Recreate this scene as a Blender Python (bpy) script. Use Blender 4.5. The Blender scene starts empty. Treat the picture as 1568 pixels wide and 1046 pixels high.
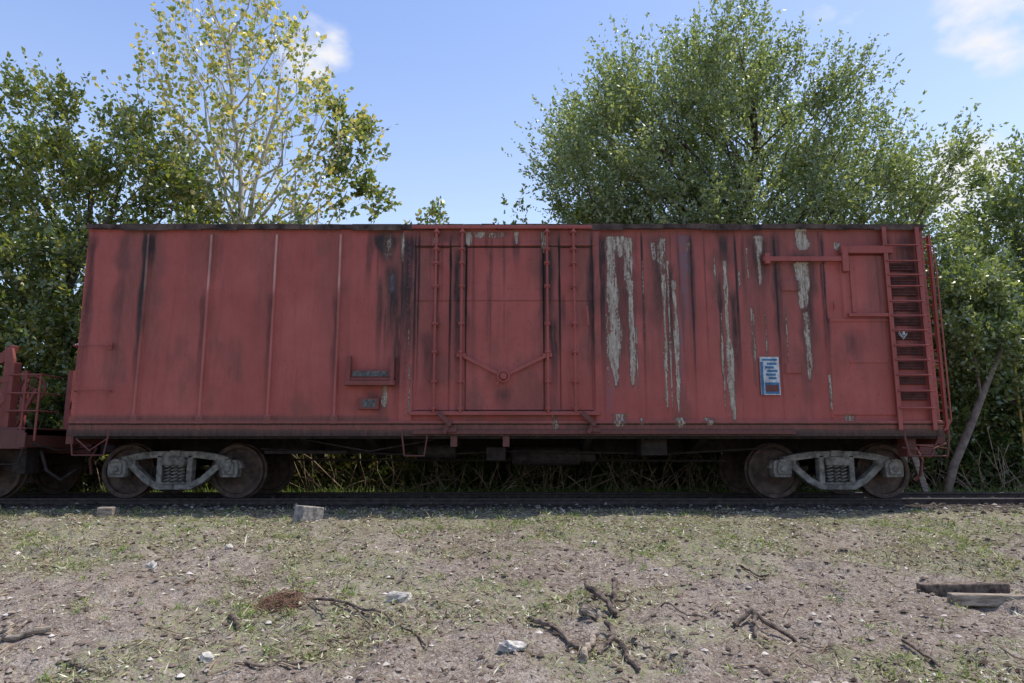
import bpy, math, random
import numpy as np
from mathutils import Vector, Matrix
random.seed(7); rng=np.random.default_rng(7)
scene=bpy.context.scene
# ------------------------------------------------------------------ image pixel coordinates back-projected onto upright planes (metres; rail top z=0, car side plane y=0)
F=1045.0; TH=math.radians(8.93); CY=10.39; CZ=0.78
def S(px,py,Y=0.0):
    v=(523-py)/F; u=(px-784)/F
    yf=math.cos(TH)-v*math.sin(TH); zu=math.sin(TH)+v*math.cos(TH); t=(CY+Y)/yf
    return u*t, CZ+zu*t
def SX(px,py=500,Y=0.0): return S(px,py,Y)[0]
def SZ(py,Y=0.0): return S(784,py,Y)[1]
# ------------------------------------------------------------------ helpers
TAB=rng.random((256,256))
def vn(x,y,s=0):
    x=np.asarray(x,float)+s*17.3; y=np.asarray(y,float)+s*7.7
    xi=np.floor(x).astype(int); yi=np.floor(y).astype(int); fx=x-xi; fy=y-yi
    fx=fx*fx*(3-2*fx); fy=fy*fy*(3-2*fy)
    a=TAB[xi%256,yi%256]; b=TAB[(xi+1)%256,yi%256]; c=TAB[xi%256,(yi+1)%256]; d=TAB[(xi+1)%256,(yi+1)%256]
    return (a*(1-fx)+b*fx)*(1-fy)+(c*(1-fx)+d*fx)*fy
def fbm(x,y,s=0,o=4):
    r=0;a=.5;t=0
    for i in range(o):
        r=r+a*vn(x*2**i,y*2**i,s+i*3); t+=a; a*=.5
    return r/t
def ss(a,b,x):
    t=np.clip((x-a)/(b-a),0,1); return t*t*(3-2*t)
def empty(name,loc=(0,0,0)):
    e=bpy.data.objects.new(name,None); e.location=loc; scene.collection.objects.link(e); e.empty_display_size=.3; return e
def link(ob,parent=None):
    scene.collection.objects.link(ob)
    if parent is not None:
        ob.parent=parent; ob.matrix_parent_inverse=Matrix.Translation(parent.location).inverted()
    return ob
def fastmesh(name,V,Fc,mat,parent=None,smooth=False,attrs=None):
    me=bpy.data.meshes.new(name); V=np.asarray(V,np.float32); Fc=np.asarray(Fc,np.int32)
    me.vertices.add(len(V)); me.vertices.foreach_set('co',V.ravel())
    k=Fc.shape[1]; me.loops.add(Fc.size); me.loops.foreach_set('vertex_index',Fc.ravel())
    me.polygons.add(len(Fc)); me.polygons.foreach_set('loop_start',np.arange(0,Fc.size,k,dtype=np.int32))
    try: me.polygons.foreach_set('loop_total',np.full(len(Fc),k,np.int32))
    except Exception: pass
    me.update(calc_edges=True)
    me.polygons.foreach_set('use_smooth',np.full(len(me.polygons),smooth))
    if attrs:
        for n,a in attrs.items():
            at=me.attributes.new(n,'FLOAT','POINT'); at.data.foreach_set('value',np.asarray(a,np.float32).ravel())
    me.materials.append(mat)
    return link(bpy.data.objects.new(name,me),parent)
class MB:
    def __init__(s): s.v=[]; s.f=[]
    def add(s,vs,fs):
        o=len(s.v); s.v+= [tuple(v) for v in vs]; s.f+=[tuple(i+o for i in f) for f in fs]
    def box(s,x0,x1,y0,y1,z0,z1):
        s.add([(x0,y0,z0),(x1,y0,z0),(x1,y1,z0),(x0,y1,z0),(x0,y0,z1),(x1,y0,z1),(x1,y1,z1),(x0,y1,z1)],
              [(0,3,2,1),(4,5,6,7),(0,1,5,4),(1,2,6,5),(2,3,7,6),(3,0,4,7)])
    def beam(s,a,b,w,t):
        a=Vector(a);b=Vector(b);d=(b-a).normalized(); up=Vector((0,1,0)); n=d.cross(up)
        if n.length<1e-4: n=Vector((1,0,0)); up=Vector((0,0,1))
        n.normalize(); n*=w/2; u=up*(t/2)
        q=[]
        for p in (a,b): q+=[p-n-u,p+n-u,p+n+u,p-n+u]
        s.add(q,[(0,1,2,3),(7,6,5,4),(0,4,5,1),(1,5,6,2),(2,6,7,3),(3,7,4,0)])
    def prism(s,pts,y0,y1):
        n=len(pts); s.add([(p[0],y0,p[1]) for p in pts]+[(p[0],y1,p[1]) for p in pts],
           [tuple(range(n)),tuple(range(2*n-1,n-1,-1))]+[(i,i+n,(i+1)%n+n,(i+1)%n) for i in range(n)])
    def tube(s,path,r,n=8,cap=True):
        P=[Vector(p) for p in path]; m=len(P)
        R=r if hasattr(r,'__len__') else [r]*m
        T=(P[1]-P[0]).normalized(); a=Vector((0,0,1)) if abs(T.z)<.9 else Vector((1,0,0))
        N=T.cross(a).normalized(); vs=[]
        for i in range(m):
            if 0<i<m-1: T=((P[i+1]-P[i]).normalized()+(P[i]-P[i-1]).normalized())
            elif i==m-1: T=P[i]-P[i-1]
            if T.length<1e-6: T=Vector((0,0,1))
            T=T.normalized(); N=(N-T*N.dot(T)); N=N.normalized() if N.length>1e-5 else T.orthogonal().normalized()
            B=T.cross(N)
            for j in range(n):
                t=2*math.pi*j/n; vs.append(P[i]+(N*math.cos(t)+B*math.sin(t))*R[i])
        fs=[(i*n+j,i*n+(j+1)%n,(i+1)*n+(j+1)%n,(i+1)*n+j) for i in range(m-1) for j in range(n)]
        if cap: fs+=[tuple(range(n-1,-1,-1)),tuple(range((m-1)*n,m*n))]
        s.add(vs,fs)
    def lathe(s,prof,c,n=40):
        m=len(prof); vs=[(c[0]+r*math.cos(2*math.pi*j/n),c[1]+y,c[2]+r*math.sin(2*math.pi*j/n)) for r,y in prof for j in range(n)]
        s.add(vs,[(i*n+j,(i+1)*n+j,(i+1)*n+(j+1)%n,i*n+(j+1)%n) for i in range(m-1) for j in range(n)])
    def blob(s,c,sz,seed=0,n=3):
        r=random.Random(seed); import bmesh
        bm=bmesh.new(); bmesh.ops.create_icosphere(bm,subdivisions=n,radius=1)
        o=[r.uniform(0,50) for _ in range(3)]; rot=Matrix.Rotation(r.uniform(0,6.28),3,'Z')
        for v in bm.verts:
            k=1+.35*(math.sin(v.co.x*3+o[0])*math.sin(v.co.y*3.3+o[1])+.4*math.sin(v.co.z*7+o[2]+v.co.x*5))
            v.co=rot@Vector((v.co.x*sz[0]*k,v.co.y*sz[1]*k,v.co.z*sz[2]*k))
        s.add([v.co+Vector(c) for v in bm.verts],[[v.index for v in f.verts] for f in bm.faces]); bm.free()
    def obj(s,name,mat,parent=None,bevel=0,smooth=False):
        me=bpy.data.meshes.new(name); me.from_pydata(s.v,[],s.f); me.update(); me.materials.append(mat)
        import bmesh
        bm=bmesh.new(); bm.from_mesh(me); bmesh.ops.recalc_face_normals(bm,faces=bm.faces); bm.to_mesh(me); bm.free()
        if smooth: me.polygons.foreach_set('use_smooth',[True]*len(me.polygons))
        ob=link(bpy.data.objects.new(name,me),parent)
        if bevel:
            m=ob.modifiers.new('b','BEVEL'); m.width=bevel; m.segments=2; m.limit_method='ANGLE'; m.angle_limit=.7
        return ob
# ------------------------------------------------------------------ materials
class NT:
    def __init__(s,name):
        s.m=bpy.data.materials.new(name); s.m.use_nodes=True; s.t=s.m.node_tree; s.b=s.t.nodes['Principled BSDF']; s.out=s.t.nodes['Material Output']
        s.co=s.t.nodes.new('ShaderNodeNewGeometry').outputs['Position']
    def n(s,ty,**k):
        nd=s.t.nodes.new(ty)
        for a,b in k.items(): setattr(nd,a,b)
        return nd
    def L(s,a,b): s.t.links.new(a,b)
    def noise(s,scale,detail=2,rough=.6,vec=(1,1,1),off=(0,0,0)):
        mp=s.n('ShaderNodeMapping'); mp.inputs['Scale'].default_value=vec; mp.inputs['Location'].default_value=off; s.L(s.co,mp.inputs[0])
        nz=s.n('ShaderNodeTexNoise'); nz.inputs['Scale'].default_value=scale; nz.inputs['Detail'].default_value=detail; nz.inputs['Roughness'].default_value=rough
        s.L(mp.outputs[0],nz.inputs['Vector']); return nz.outputs['Fac']
    def ramp(s,fac,stops):
        r=s.n('ShaderNodeValToRGB'); e=r.color_ramp.elements
        while len(e)<len(stops): e.new(.5)
        for i,(p,c) in enumerate(stops):
            e[i].position=p; e[i].color=(c,c,c,1) if not hasattr(c,'__len__') else (*c,1)
        s.L(fac,r.inputs[0]); return r.outputs[0]
    def mix(s,f,a,b,mode='MIX'):
        m=s.n('ShaderNodeMix',data_type='RGBA',blend_type=mode)
        for v,i in ((f,0),(a,6),(b,7)):
            if hasattr(v,'links'): s.L(v,m.inputs[i])
            elif i==0: m.inputs[0].default_value=v
            else: m.inputs[i].default_value=(*v,1)
        return m.outputs[2]
    def math(s,op,a,b=0,c=None,clamp=False):
        m=s.n('ShaderNodeMath',operation=op,use_clamp=clamp)
        for i,v in enumerate((a,b)+((c,) if c is not None else ())):
            if hasattr(v,'links'): s.L(v,m.inputs[i])
            else: m.inputs[i].default_value=v
        return m.outputs[0]
    def attr(s,name): return s.n('ShaderNodeAttribute',attribute_name=name).outputs['Fac']
    def bump(s,h,st,dist=.02):
        b=s.n('ShaderNodeBump'); b.inputs['Strength'].default_value=st; b.inputs['Distance'].default_value=dist; s.L(h,b.inputs['Height']); s.L(b.outputs[0],s.b.inputs['Normal'])
    def fin(s,col,rough=.7,spec=.3):
        s.L(col,s.b.inputs['Base Color']) if hasattr(col,'links') else setattr(s.b.inputs['Base Color'],'default_value',(*col,1))
        if hasattr(rough,'links'): s.L(rough,s.b.inputs['Roughness'])
        else: s.b.inputs['Roughness'].default_value=rough
        s.b.inputs['Specular IOR Level'].default_value=spec
        return s.m
def simple(name,cA,cB,scale=8,rough=.8,bump=.3,spec=.3,vec=(1,1,1),dist=.02):
    k=NT(name); nz=k.noise(scale,3,.65,vec); k.bump(nz,bump,dist)
    return k.fin(k.mix(k.ramp(nz,[(.35,0.),(.65,1.)]),cA,cB),rough,spec)
def mk_paint(name,mul=1.0,grime=0.0,attrs=False):
    k=NT(name); c=lambda *a: tuple(x*mul for x in a)
    base=k.mix(k.ramp(k.noise(1.1,3,.6),[(.3,0.),(.7,1.)]),c(.325,.073,.056),c(.415,.108,.085))
    base=k.mix(k.math('MULTIPLY',k.ramp(k.noise(3.0,3,.65,(3.2,3.2,.25)),[(.5,0.),(.75,1.)]),.42),base,c(.21,.060,.046))
    base=k.mix(k.math('MULTIPLY',k.ramp(k.noise(22,3,.7),[(.60,0.),(.68,1.)]),.5),base,c(.13,.048,.034))
    nz=k.noise(13,3,.7,(1.5,1.5,.4))
    if attrs:
        fine=k.noise(42,2,.7,(1,1,.55)); vs=k.noise(9,2,.6,(4,4,.3))
        base=k.mix(k.attr('w_glint'),base,(.60,.34,.28))  # rib highlight mixed into the paint colour
        d2=k.math('MULTIPLY',k.attr('w_brown'),k.math('ADD',.4,nz),clamp=True)
        base=k.mix(d2,base,(.115,.058,.040))
        d=k.math('MULTIPLY',k.attr('w_dark'),k.math('MULTIPLY',k.math('ADD',vs,nz),1.25),clamp=True)
        base=k.mix(d,base,(.040,.024,.020))
        base=k.mix(k.math('MULTIPLY',k.attr('w_blue'),k.ramp(nz,[(.4,0.),(.6,1.)])),base,(.14,.12,.15))
        n2=k.math('SUBTRACT',k.math('ADD',k.math('ADD',nz,fine),vs),1.5)
        aw=k.attr('w_white'); w=k.math('ADD',aw,k.math('MULTIPLY',k.math('MULTIPLY',aw,n2),2.2))
        edge=k.ramp(w,[(.12,0.),(.5,1.)]); core=k.ramp(w,[(.48,0.),(.78,1.)])
        base=k.mix(k.math('MULTIPLY',edge,.85),base,(.12,.062,.042))
        cream=k.mix(k.ramp(k.noise(10,3,.7,(2,2,.5)),[(.35,0.),(.65,1.)]),(.24,.18,.125),(.52,.46,.36))
        base=k.mix(k.math('MULTIPLY',core,.93),base,cream)
    if grime: base=k.mix(k.math('MULTIPLY',k.ramp(nz,[(.35,.4),(.65,1.)]),grime),base,(.07,.05,.04))
    k.bump(nz,.12,.01)
    return k.fin(base,k.ramp(nz,[(.3,.5),(.7,.75)]),.3)
M_SIDE=mk_paint('weathered_red_side',1.0,0,True)
M_RED=mk_paint('weathered_red_paint',.95,.16)
M_RED2=mk_paint('grimy_red_paint',.55,.65)
M_RED3=mk_paint('faded_flatcar_paint',.5,.7)
M_DARKST=simple('underframe_steel',(.016,.013,.011),(.045,.032,.026),10,.85,.3)
M_TRUCK=simple('dusty_cast_steel',(.09,.079,.065),(.27,.245,.21),9,.8,.35)
M_WHEEL=simple('rusty_wheel_steel',(.045,.028,.022),(.12,.078,.058),8,.7,.2)
M_RAIL=simple('rail_steel',(.03,.022,.02),(.07,.05,.045),12,.6,.2)
M_WOODT=simple('tie_wood',(.04,.03,.022),(.10,.08,.06),6,.9,.5,vec=(6,1,6))
M_GREYW=simple('weathered_wood',(.14,.105,.075),(.36,.30,.235),7,.9,.6,vec=(1,5,5))
M_DARKW=simple('dead_wood',(.035,.025,.02),(.20,.15,.115),14,.9,.8)
M_STONE=simple('pale_stone',(.28,.26,.23),(.56,.52,.46),16,.85,.6)
M_CONC=simple('concrete',(.15,.135,.115),(.38,.34,.29),14,.9,.7)
M_BARK=simple('bark',(.05,.04,.03),(.15,.12,.09),9,.9,.8,vec=(1,1,.3))
M_PALEB=simple('pale_bark',(.34,.31,.26),(.68,.64,.57),8,.8,.4,vec=(1,1,.4))
M_RUSTW=simple('rusty_wire',(.11,.05,.03),(.22,.12,.08),20,.8,.2)
M_TWIG=simple('dry_twig',(.13,.085,.055),(.42,.32,.22),5,.9,.3)
M_WHITE=simple('faded_white_label',(.34,.36,.36),(.62,.62,.60),14,.7,.05)
M_BLUE=simple('faded_blue_label',(.04,.11,.20),(.08,.19,.33),14,.7,.05)
M_YEL=simple('yellow_paint',(.30,.21,.05),(.50,.36,.09),9,.6,.1)
def leafmat(name,stops,trans=.45,gl=.06):
    k=NT(name); rnd=k.n('ShaderNodeNewGeometry').outputs['Random Per Island']
    col=k.ramp(rnd,stops)
    df=k.n('ShaderNodeBsdfDiffuse'); k.L(col,df.inputs[0])
    tr=k.n('ShaderNodeBsdfTranslucent'); k.L(k.mix(1.0,col,(1.35,1.35,.6),'MULTIPLY'),tr.inputs[0])
    mx=k.n('ShaderNodeMixShader'); mx.inputs[0].default_value=trans; k.L(df.outputs[0],mx.inputs[1]); k.L(tr.outputs[0],mx.inputs[2])
    last=mx
    if gl:
        g=k.n('ShaderNodeBsdfGlossy'); g.inputs['Roughness'].default_value=.42; g.inputs[0].default_value=(.95,.97,.9,1)
        m2=k.n('ShaderNodeMixShader'); m2.inputs[0].default_value=gl; k.L(mx.outputs[0],m2.inputs[1]); k.L(g.outputs[0],m2.inputs[2]); last=m2
    k.L(last.outputs[0],k.out.inputs[0]); k.t.nodes.remove(k.b); return k.m
L_BIG=leafmat('silver_green_leaves',[(0,(.12,.17,.065)),(.5,(.21,.265,.11)),(1,(.36,.40,.23))],.48,.08)
L_ELM=leafmat('elm_leaves',[(0,(.09,.135,.045)),(.5,(.18,.235,.085)),(1,(.33,.37,.20))],.48,.08)
L_DARK=leafmat('green_leaves',[(0,(.08,.125,.035)),(.55,(.155,.20,.05)),(.88,(.28,.29,.08)),(1,(.42,.34,.10))],.5,.07)
L_SPARSE=leafmat('yellowing_leaves',[(0,(.16,.22,.06)),(.4,(.27,.31,.09)),(.6,(.52,.45,.16)),(1,(.72,.58,.30))],.5)
L_BUSH=leafmat('thicket_leaves',[(0,(.035,.055,.018)),(.7,(.095,.13,.038)),(1,(.22,.19,.07))],.3,0)
L_GRASS=leafmat('grass_blades',[(0,(.09,.16,.04)),(.6,(.17,.25,.07)),(1,(.38,.39,.18))],.3,0)
L_STRAW=leafmat('cut_straw',[(0,(.07,.05,.035)),(.3,(.18,.135,.09)),(.5,(.34,.30,.18)),(.72,(.23,.29,.12)),(.9,(.52,.48,.32)),(1,(.74,.71,.58))],.1,0)
# ------------------------------------------------------------------ ground
PY=[-60,-20,-10.4,-7,-5,-3,-1.5,-.6,0,.5,2.6,4,8,20,300]
PZ=[-.9,-.86,-.82,-.80,-.68,-.42,-.22,-.13,-.11,-.10,-.10,-.14,-.15,-.2,-.2]
def ground(x,y):
    x=np.asarray(x,float); y=np.asarray(y,float)
    z=np.interp(y,PY,PZ); amp=ss(-.2,-1.2,y)
    z=z+amp*((fbm(x*.6,y*.6,1)-.5)*.16+(fbm(x*3,y*3,2)-.5)*.11)+(fbm(x*11,y*11,4,3)-.5)*.055*(.35+.65*amp)
    z=z+amp*.05*ss(.60,.75,fbm(x*1.8,y*1.8,9))
    return z
def gz(x,y): return float(ground(np.array([x]),np.array([y]))[0])
def axis(a,b,st,far):
    mid=list(np.arange(a,b+1e-6,st)); lo=[];hi=[];s=st;p=a
    while p>-far: s*=1.22; p-=s; lo.append(p)
    s=st;p=b
    while p<far: s*=1.22; p+=s; hi.append(p)
    return np.array(lo[::-1]+mid+hi)
gx=axis(-9,9,.03,400); gy=axis(-7,.6,.03,400)
GX,GY=np.meshgrid(gx,gy); GZ=ground(GX,GY)
nx=len(gx); ny=len(gy)
I=(np.arange(ny-1)[:,None]*nx+np.arange(nx-1)[None,:]).ravel()
k=NT('dusty_ground')
col=k.mix(k.ramp(k.noise(.9,4,.65),[(.35,0.),(.65,1.)]),(.215,.165,.132),(.335,.282,.235))
n7=k.noise(7,4,.75); col=k.mix(k.math('MULTIPLY',k.ramp(n7,[(.42,0.),(.62,1.)]),.65),col,(.13,.094,.074))
n26=k.noise(26,3,.8); col=k.mix(k.math('MULTIPLY',k.ramp(n26,[(.48,0.),(.62,1.)]),.55),col,(.50,.44,.37))
n60=k.noise(60,2,.8,off=(3,1,4)); col=k.mix(k.math('MULTIPLY',k.ramp(n60,[(.50,0.),(.60,1.)]),.7),col,(.08,.058,.045))
gr=k.attr('w_grass'); col=k.mix(k.math('MULTIPLY',gr,k.ramp(k.noise(24,2,.75,off=(5,5,5)),[(.42,.0),(.60,.8)]),clamp=True),col,(.215,.235,.105))
col=k.mix(k.attr('w_cind_shade'),col,(.05,.04,.031))
k.bump(k.noise(34,3,.8),.9,.04); M_GROUND=k.fin(col,.95,.1)
def gw(x,y):
    return np.clip(ss(-3.5,-.7,y+(fbm(x*.7,y*.7,21)-.5)*3.4)*.9+ss(.53,.64,fbm(x*.9,y*.9,31))*.8,0,1)
grassw=gw(GX,GY)*(1-ss(-.3,.2,GY))
cind_shade=ss(-.35,.15,GY+(fbm(GX*2,GY*2,41)-.5)*.6)*.85  # cinder tone at the track; behind it the colour paints in shade
fastmesh('ground',np.stack([GX,GY,GZ],-1).reshape(-1,3),np.stack([I,I+1,I+nx+1,I+nx],-1),M_GROUND,None,True,{'w_grass':grassw,'w_cind_shade':cind_shade})
def scatter(n,y0=-7.2,y1=-.15,mx=.8,pw=1.0):
    y=y0+(y1-y0)*rng.random(n)**pw; hw=2.5+.80*(y+10.4)+mx; x=rng.uniform(-1,1,n)*hw; return x,y
def kites(name,P,D,Sd,mat,parent=None):
    n=len(P); V=np.empty((n,4,3)); V[:,0]=P; V[:,1]=P+D*.45+Sd; V[:,2]=P+D; V[:,3]=P+D*.45-Sd
    return fastmesh(name,V.reshape(-1,3),np.arange(n*4).reshape(n,4),mat,parent)
n=150000; x,y=scatter(n); w=gw(x,y); keep=rng.random(n)<(.15+.78*w)*(.2+1.0*ss(.40,.62,fbm(x*2.6,y*2.6,51))); x=x[keep];y=y[keep];n=len(x)
a=rng.uniform(0,2*np.pi,n); l=rng.gamma(3,.013,n)+.012; tl=rng.normal(.2,.32,n)
D=np.stack([np.cos(a)*l,np.sin(a)*l,l*tl],-1); wd=rng.uniform(.002,.0065,n); Sd=np.stack([-np.sin(a)*wd,np.cos(a)*wd,rng.normal(0,.003,n)],-1)
P=np.stack([x,y,ground(x,y)+.012],-1); kites('grass_clippings',P,D,Sd,L_STRAW)
n=5600; x,y=scatter(n); w=gw(x,y); keep=rng.random(n)<(.10+.7*w)*ss(.44,.58,fbm(x*1.3,y*1.3,61)); cx=x[keep];cy=y[keep]
m=14; x=np.repeat(cx,m)+rng.normal(0,.035,len(cx)*m); y=np.repeat(cy,m)+rng.normal(0,.035,len(cx)*m); n=len(x)
a=rng.uniform(0,2*np.pi,n); l=rng.gamma(4,.015,n)+.01; up=rng.uniform(.1,.9,n)
D=np.stack([np.cos(a)*l*(1-up*.6),np.sin(a)*l*(1-up*.6),l*up],-1); wd=rng.uniform(.003,.006,n); Sd=np.stack([-np.sin(a)*wd,np.cos(a)*wd,0*a],-1)
kites('grass_tufts',np.stack([x,y,ground(x,y)+.001],-1),D,Sd,L_GRASS)
def pebbles(name,n,smin,smax,mat,y0=-7.2,y1=.3,mx=.8,pw=4):
    x,y=scatter(n,y0,y1,mx); s=smin+(smax-smin)*rng.random(n)**pw
    base=np.array([(1,0,0),(.3,.9,.1),(-.6,.75,0),(-1,-.1,0),(-.4,-.9,.1),(.6,-.8,0),(.1,.1,.8),(0,0,-.7)])
    V=base[None]*s[:,None,None]*(1+rng.normal(0,.22,(n,8,3)))*np.array([1,1,.75]); a=rng.uniform(0,6.28,n); c,s_=np.cos(a)[:,None],np.sin(a)[:,None]
    V=np.stack([V[...,0]*c-V[...,1]*s_,V[...,0]*s_+V[...,1]*c,V[...,2]],-1)+np.stack([x,y,ground(x,y)+s*.2],-1)[:,None]
    tr=np.array([(i,(i+1)%6,6) for i in range(6)]+[((i+1)%6,i,7) for i in range(6)])
    return fastmesh(name,V.reshape(-1,3),(tr[None]+np.arange(n)[:,None,None]*8).reshape(-1,3),mat)
kk=NT('gravel_and_clods'); r_=kk.n('ShaderNodeNewGeometry').outputs['Random Per Island']
M_PEB=kk.fin(kk.ramp(r_,[(0,(.07,.05,.04)),(.5,(.20,.15,.12)),(.88,(.33,.28,.235)),(1,(.56,.51,.46))]),.95,.15)
kk=NT('shaded_ballast'); r_=kk.n('ShaderNodeNewGeometry').outputs['Random Per Island']
M_BAL=kk.fin(kk.ramp(r_,[(0,(.03,.024,.02)),(.8,(.12,.10,.08)),(1,(.28,.25,.21))]),.95,.15)  # ballast stones with the shade at the track painted into their colour
pebbles('gravel',30000,.004,.032,M_PEB)
mb=MB(); xs,ys=scatter(800)
for i,(x,y) in enumerate(zip(xs,ys)):
    L=random.uniform(.05,.28); a=random.uniform(0,6.28); pts=[]
    for j in range(4):
        px=x+math.cos(a)*L*j/3+random.gauss(0,.012); py=y+math.sin(a)*L*j/3+random.gauss(0,.012); pts.append((px,py,gz(px,py)+.01+random.uniform(0,.02)))
    r=random.uniform(.002,.008); mb.tube(pts,[r,r*.9,r*.7,r*.4],5)
mb.obj('twig_litter',M_TWIG)
def log(name,pts,r,mat=M_DARKW,extra=()):
    mb=MB()
    def path(pts,r):
        r*=.85; P=[]; N=12
        for i in range(N):
            t=i/(N-1)*(len(pts)-1); j=min(int(t),len(pts)-2); f=t-j
            q=[pts[j][c]*(1-f)+pts[j+1][c]*f for c in range(3)]
            q[0]+=random.gauss(0,r*.3); q[1]+=random.gauss(0,r*.3)
            P.append((q[0],q[1],gz(q[0],q[1])+q[2]))
        mb.tube(P,[r*random.uniform(.65,1.2)*(1-.3*i/N) for i in range(N)],9)
    path(pts,r)
    for p,rr in extra: path(p,rr)
    return mb.obj(name,mat,None,0,False)
log('broken_branch',[(.66,-4.15,.14),(.86,-4.5,.04)],.04,extra=[([(.90,-4.1,.17),(.84,-4.45,.02)],.03),([(.7,-4.1,.02),(.98,-4.3,.07)],.02)])
log('wood_chunk',[(.56,-4.62,.05),(.70,-4.72,.05)],.06,M_GREYW)
log('broken_branch',[(.14,-4.65,.04),(.30,-4.8,.03),(.50,-5.15,.02)],.03)
log('broken_branch',[(.72,-4.9,.08),(.78,-5.2,.03),(.84,-5.6,.02)],.032,extra=[([(.6,-5.35,.02),(.76,-5.1,.08)],.022)])
log('wood_chunk',[(.47,-5.45,.03),(.62,-5.0,.05)],.036,M_GREYW)
log('tree_root',[(1.75,-4.75,.02),(1.92,-4.7,.11),(2.2,-4.8,.02)],.028,extra=[([(1.92,-4.7,.10),(1.84,-4.95,.02)],.024),([(1.95,-4.7,.10),(2.1,-4.62,.15)],.016)])
log('broken_branch',[(-3.95,-4.75,.06),(-3.85,-4.9,.02),(-3.55,-4.85,.04)],.035,M_GREYW)
log('fallen_branch',[(-1.75,-4.2,.03),(-1.35,-4.35,.05),(-1.0,-4.6,.03),(-.62,-5.2,.02)],.015,M_DARKW,extra=[([(-1.35,-4.35,.04),(-1.1,-4.75,.03)],.009),([(-1.75,-4.25,.02),(-1.5,-4.6,.02)],.009)])
log('broken_branch',[(2.95,-4.95,.03),(2.98,-5.35,.03)],.016)
log('broken_branch',[(1.25,-4.4,.02),(1.5,-4.75,.05)],.011)
log('broken_branch',[(-2.3,-4.5,.02),(-2.15,-4.75,.03)],.028)
log('broken_branch',[(-1.9,-5.4,.02),(-1.4,-5.55,.03)],.014)
log('broken_branch',[(2.3,-3.2,.02),(2.55,-3.35,.03)],.014)
log('broken_branch',[(-3.1,-5.3,.02),(-2.85,-5.45,.03)],.012)
for (x,y,s,q) in ((-.98,-4.15,(.10,.06,.05),3),(0,-5.25,(.09,.055,.035),5),(-3.75,-3.0,(.05,.05,.05),8),(-2.15,-5.3,(.06,.05,.03),9),(.95,-2.2,(.05,.03,.02),12),(-3.2,-2.4,(.05,.04,.03),13)):
    mb=MB(); mb.blob((x,y,gz(x,y)+.02),s,q); mb.obj('pale_rock',M_STONE)
def block(name,x,y,sx,sy,sz,rot,mat,tilt=0):
    mb=MB(); mb.box(-sx/2,sx/2,-sy/2,sy/2,-.05,sz)
    R=Matrix.Translation((x,y,gz(x,y)))@Matrix.Rotation(rot,4,'Z')@Matrix.Rotation(tilt,4,'Y')
    mb.v=[tuple(R@Vector(v)) for v in mb.v]; return mb.obj(name,mat,None,.012)
block('concrete_block',-2.72,-1.05,.30,.26,.21,.75,M_CONC,.12)
block('wood_stump',-5.55,-.8,.20,.14,.13,.2,M_GREYW)
block('wood_plank',4.35,-4.0,.9,.09,.05,.06,M_GREYW,.03)
block('wood_plank',4.2,-3.75,.8,.10,.06,-.05,M_DARKW,-.02)
mb=MB()
for i in range(60):
    a=random.uniform(0,6.28); pts=[]; ox=random.gauss(0,.06); oy=random.gauss(0,.05)
    for j in range(7):
        t=a+j*.45; x=-2.0+ox+.17*math.cos(t)*random.uniform(.7,1.1); y=-4.25+oy+.12*math.sin(t); pts.append((x,y,gz(x,y)+.01+.06*random.random()))
    mb.tube(pts,.0026,4)
mb.obj('rusty_wire_mesh',M_RUSTW)
# ------------------------------------------------------------------ track
YC=1.55
track=empty('railway_track',(0,YC,0))
prof=[(-.065,-.165),(.065,-.165),(.065,-.15),(.012,-.13),(.012,-.045),(.036,-.035),(.036,-.004),(.03,0),(-.03,0),(-.036,-.004),(-.036,-.035),(-.012,-.045),(-.012,-.13),(-.065,-.15)]
for nm,yy in (('near_rail',YC-.755),('far_rail',YC+.755)):
    mb=MB(); nn=len(prof); mb.add([(X,yy+p[0],p[1]) for X in (-80,80) for p in prof],[tuple(range(nn)),tuple(range(nn,2*nn))]+[(i,(i+1)%nn,(i+1)%nn+nn,i+nn) for i in range(nn)]); mb.obj(nm,M_RAIL,track)
mb=MB()
for i in range(-60,61):
    x=i*.55+random.uniform(-.03,.03); e=random.uniform(-.08,.08); mb.box(x-.115,x+.115,YC-1.3+e,YC+1.3+e,-.32,-.152+random.uniform(-.01,.045))
mb.obj('ties',M_WOODT,track,.01)
mb=MB()
for i in range(-60,61):
    for yy in (YC-.755,YC+.755): mb.box(i*.55-.08,i*.55+.08,yy-.13,yy+.13,-.15,-.095)
mb.obj('tie_plates',M_RAIL,track)
pebbles('ballast_stones',9000,.012,.055,M_BAL,-.5,4.2,2,3)
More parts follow.
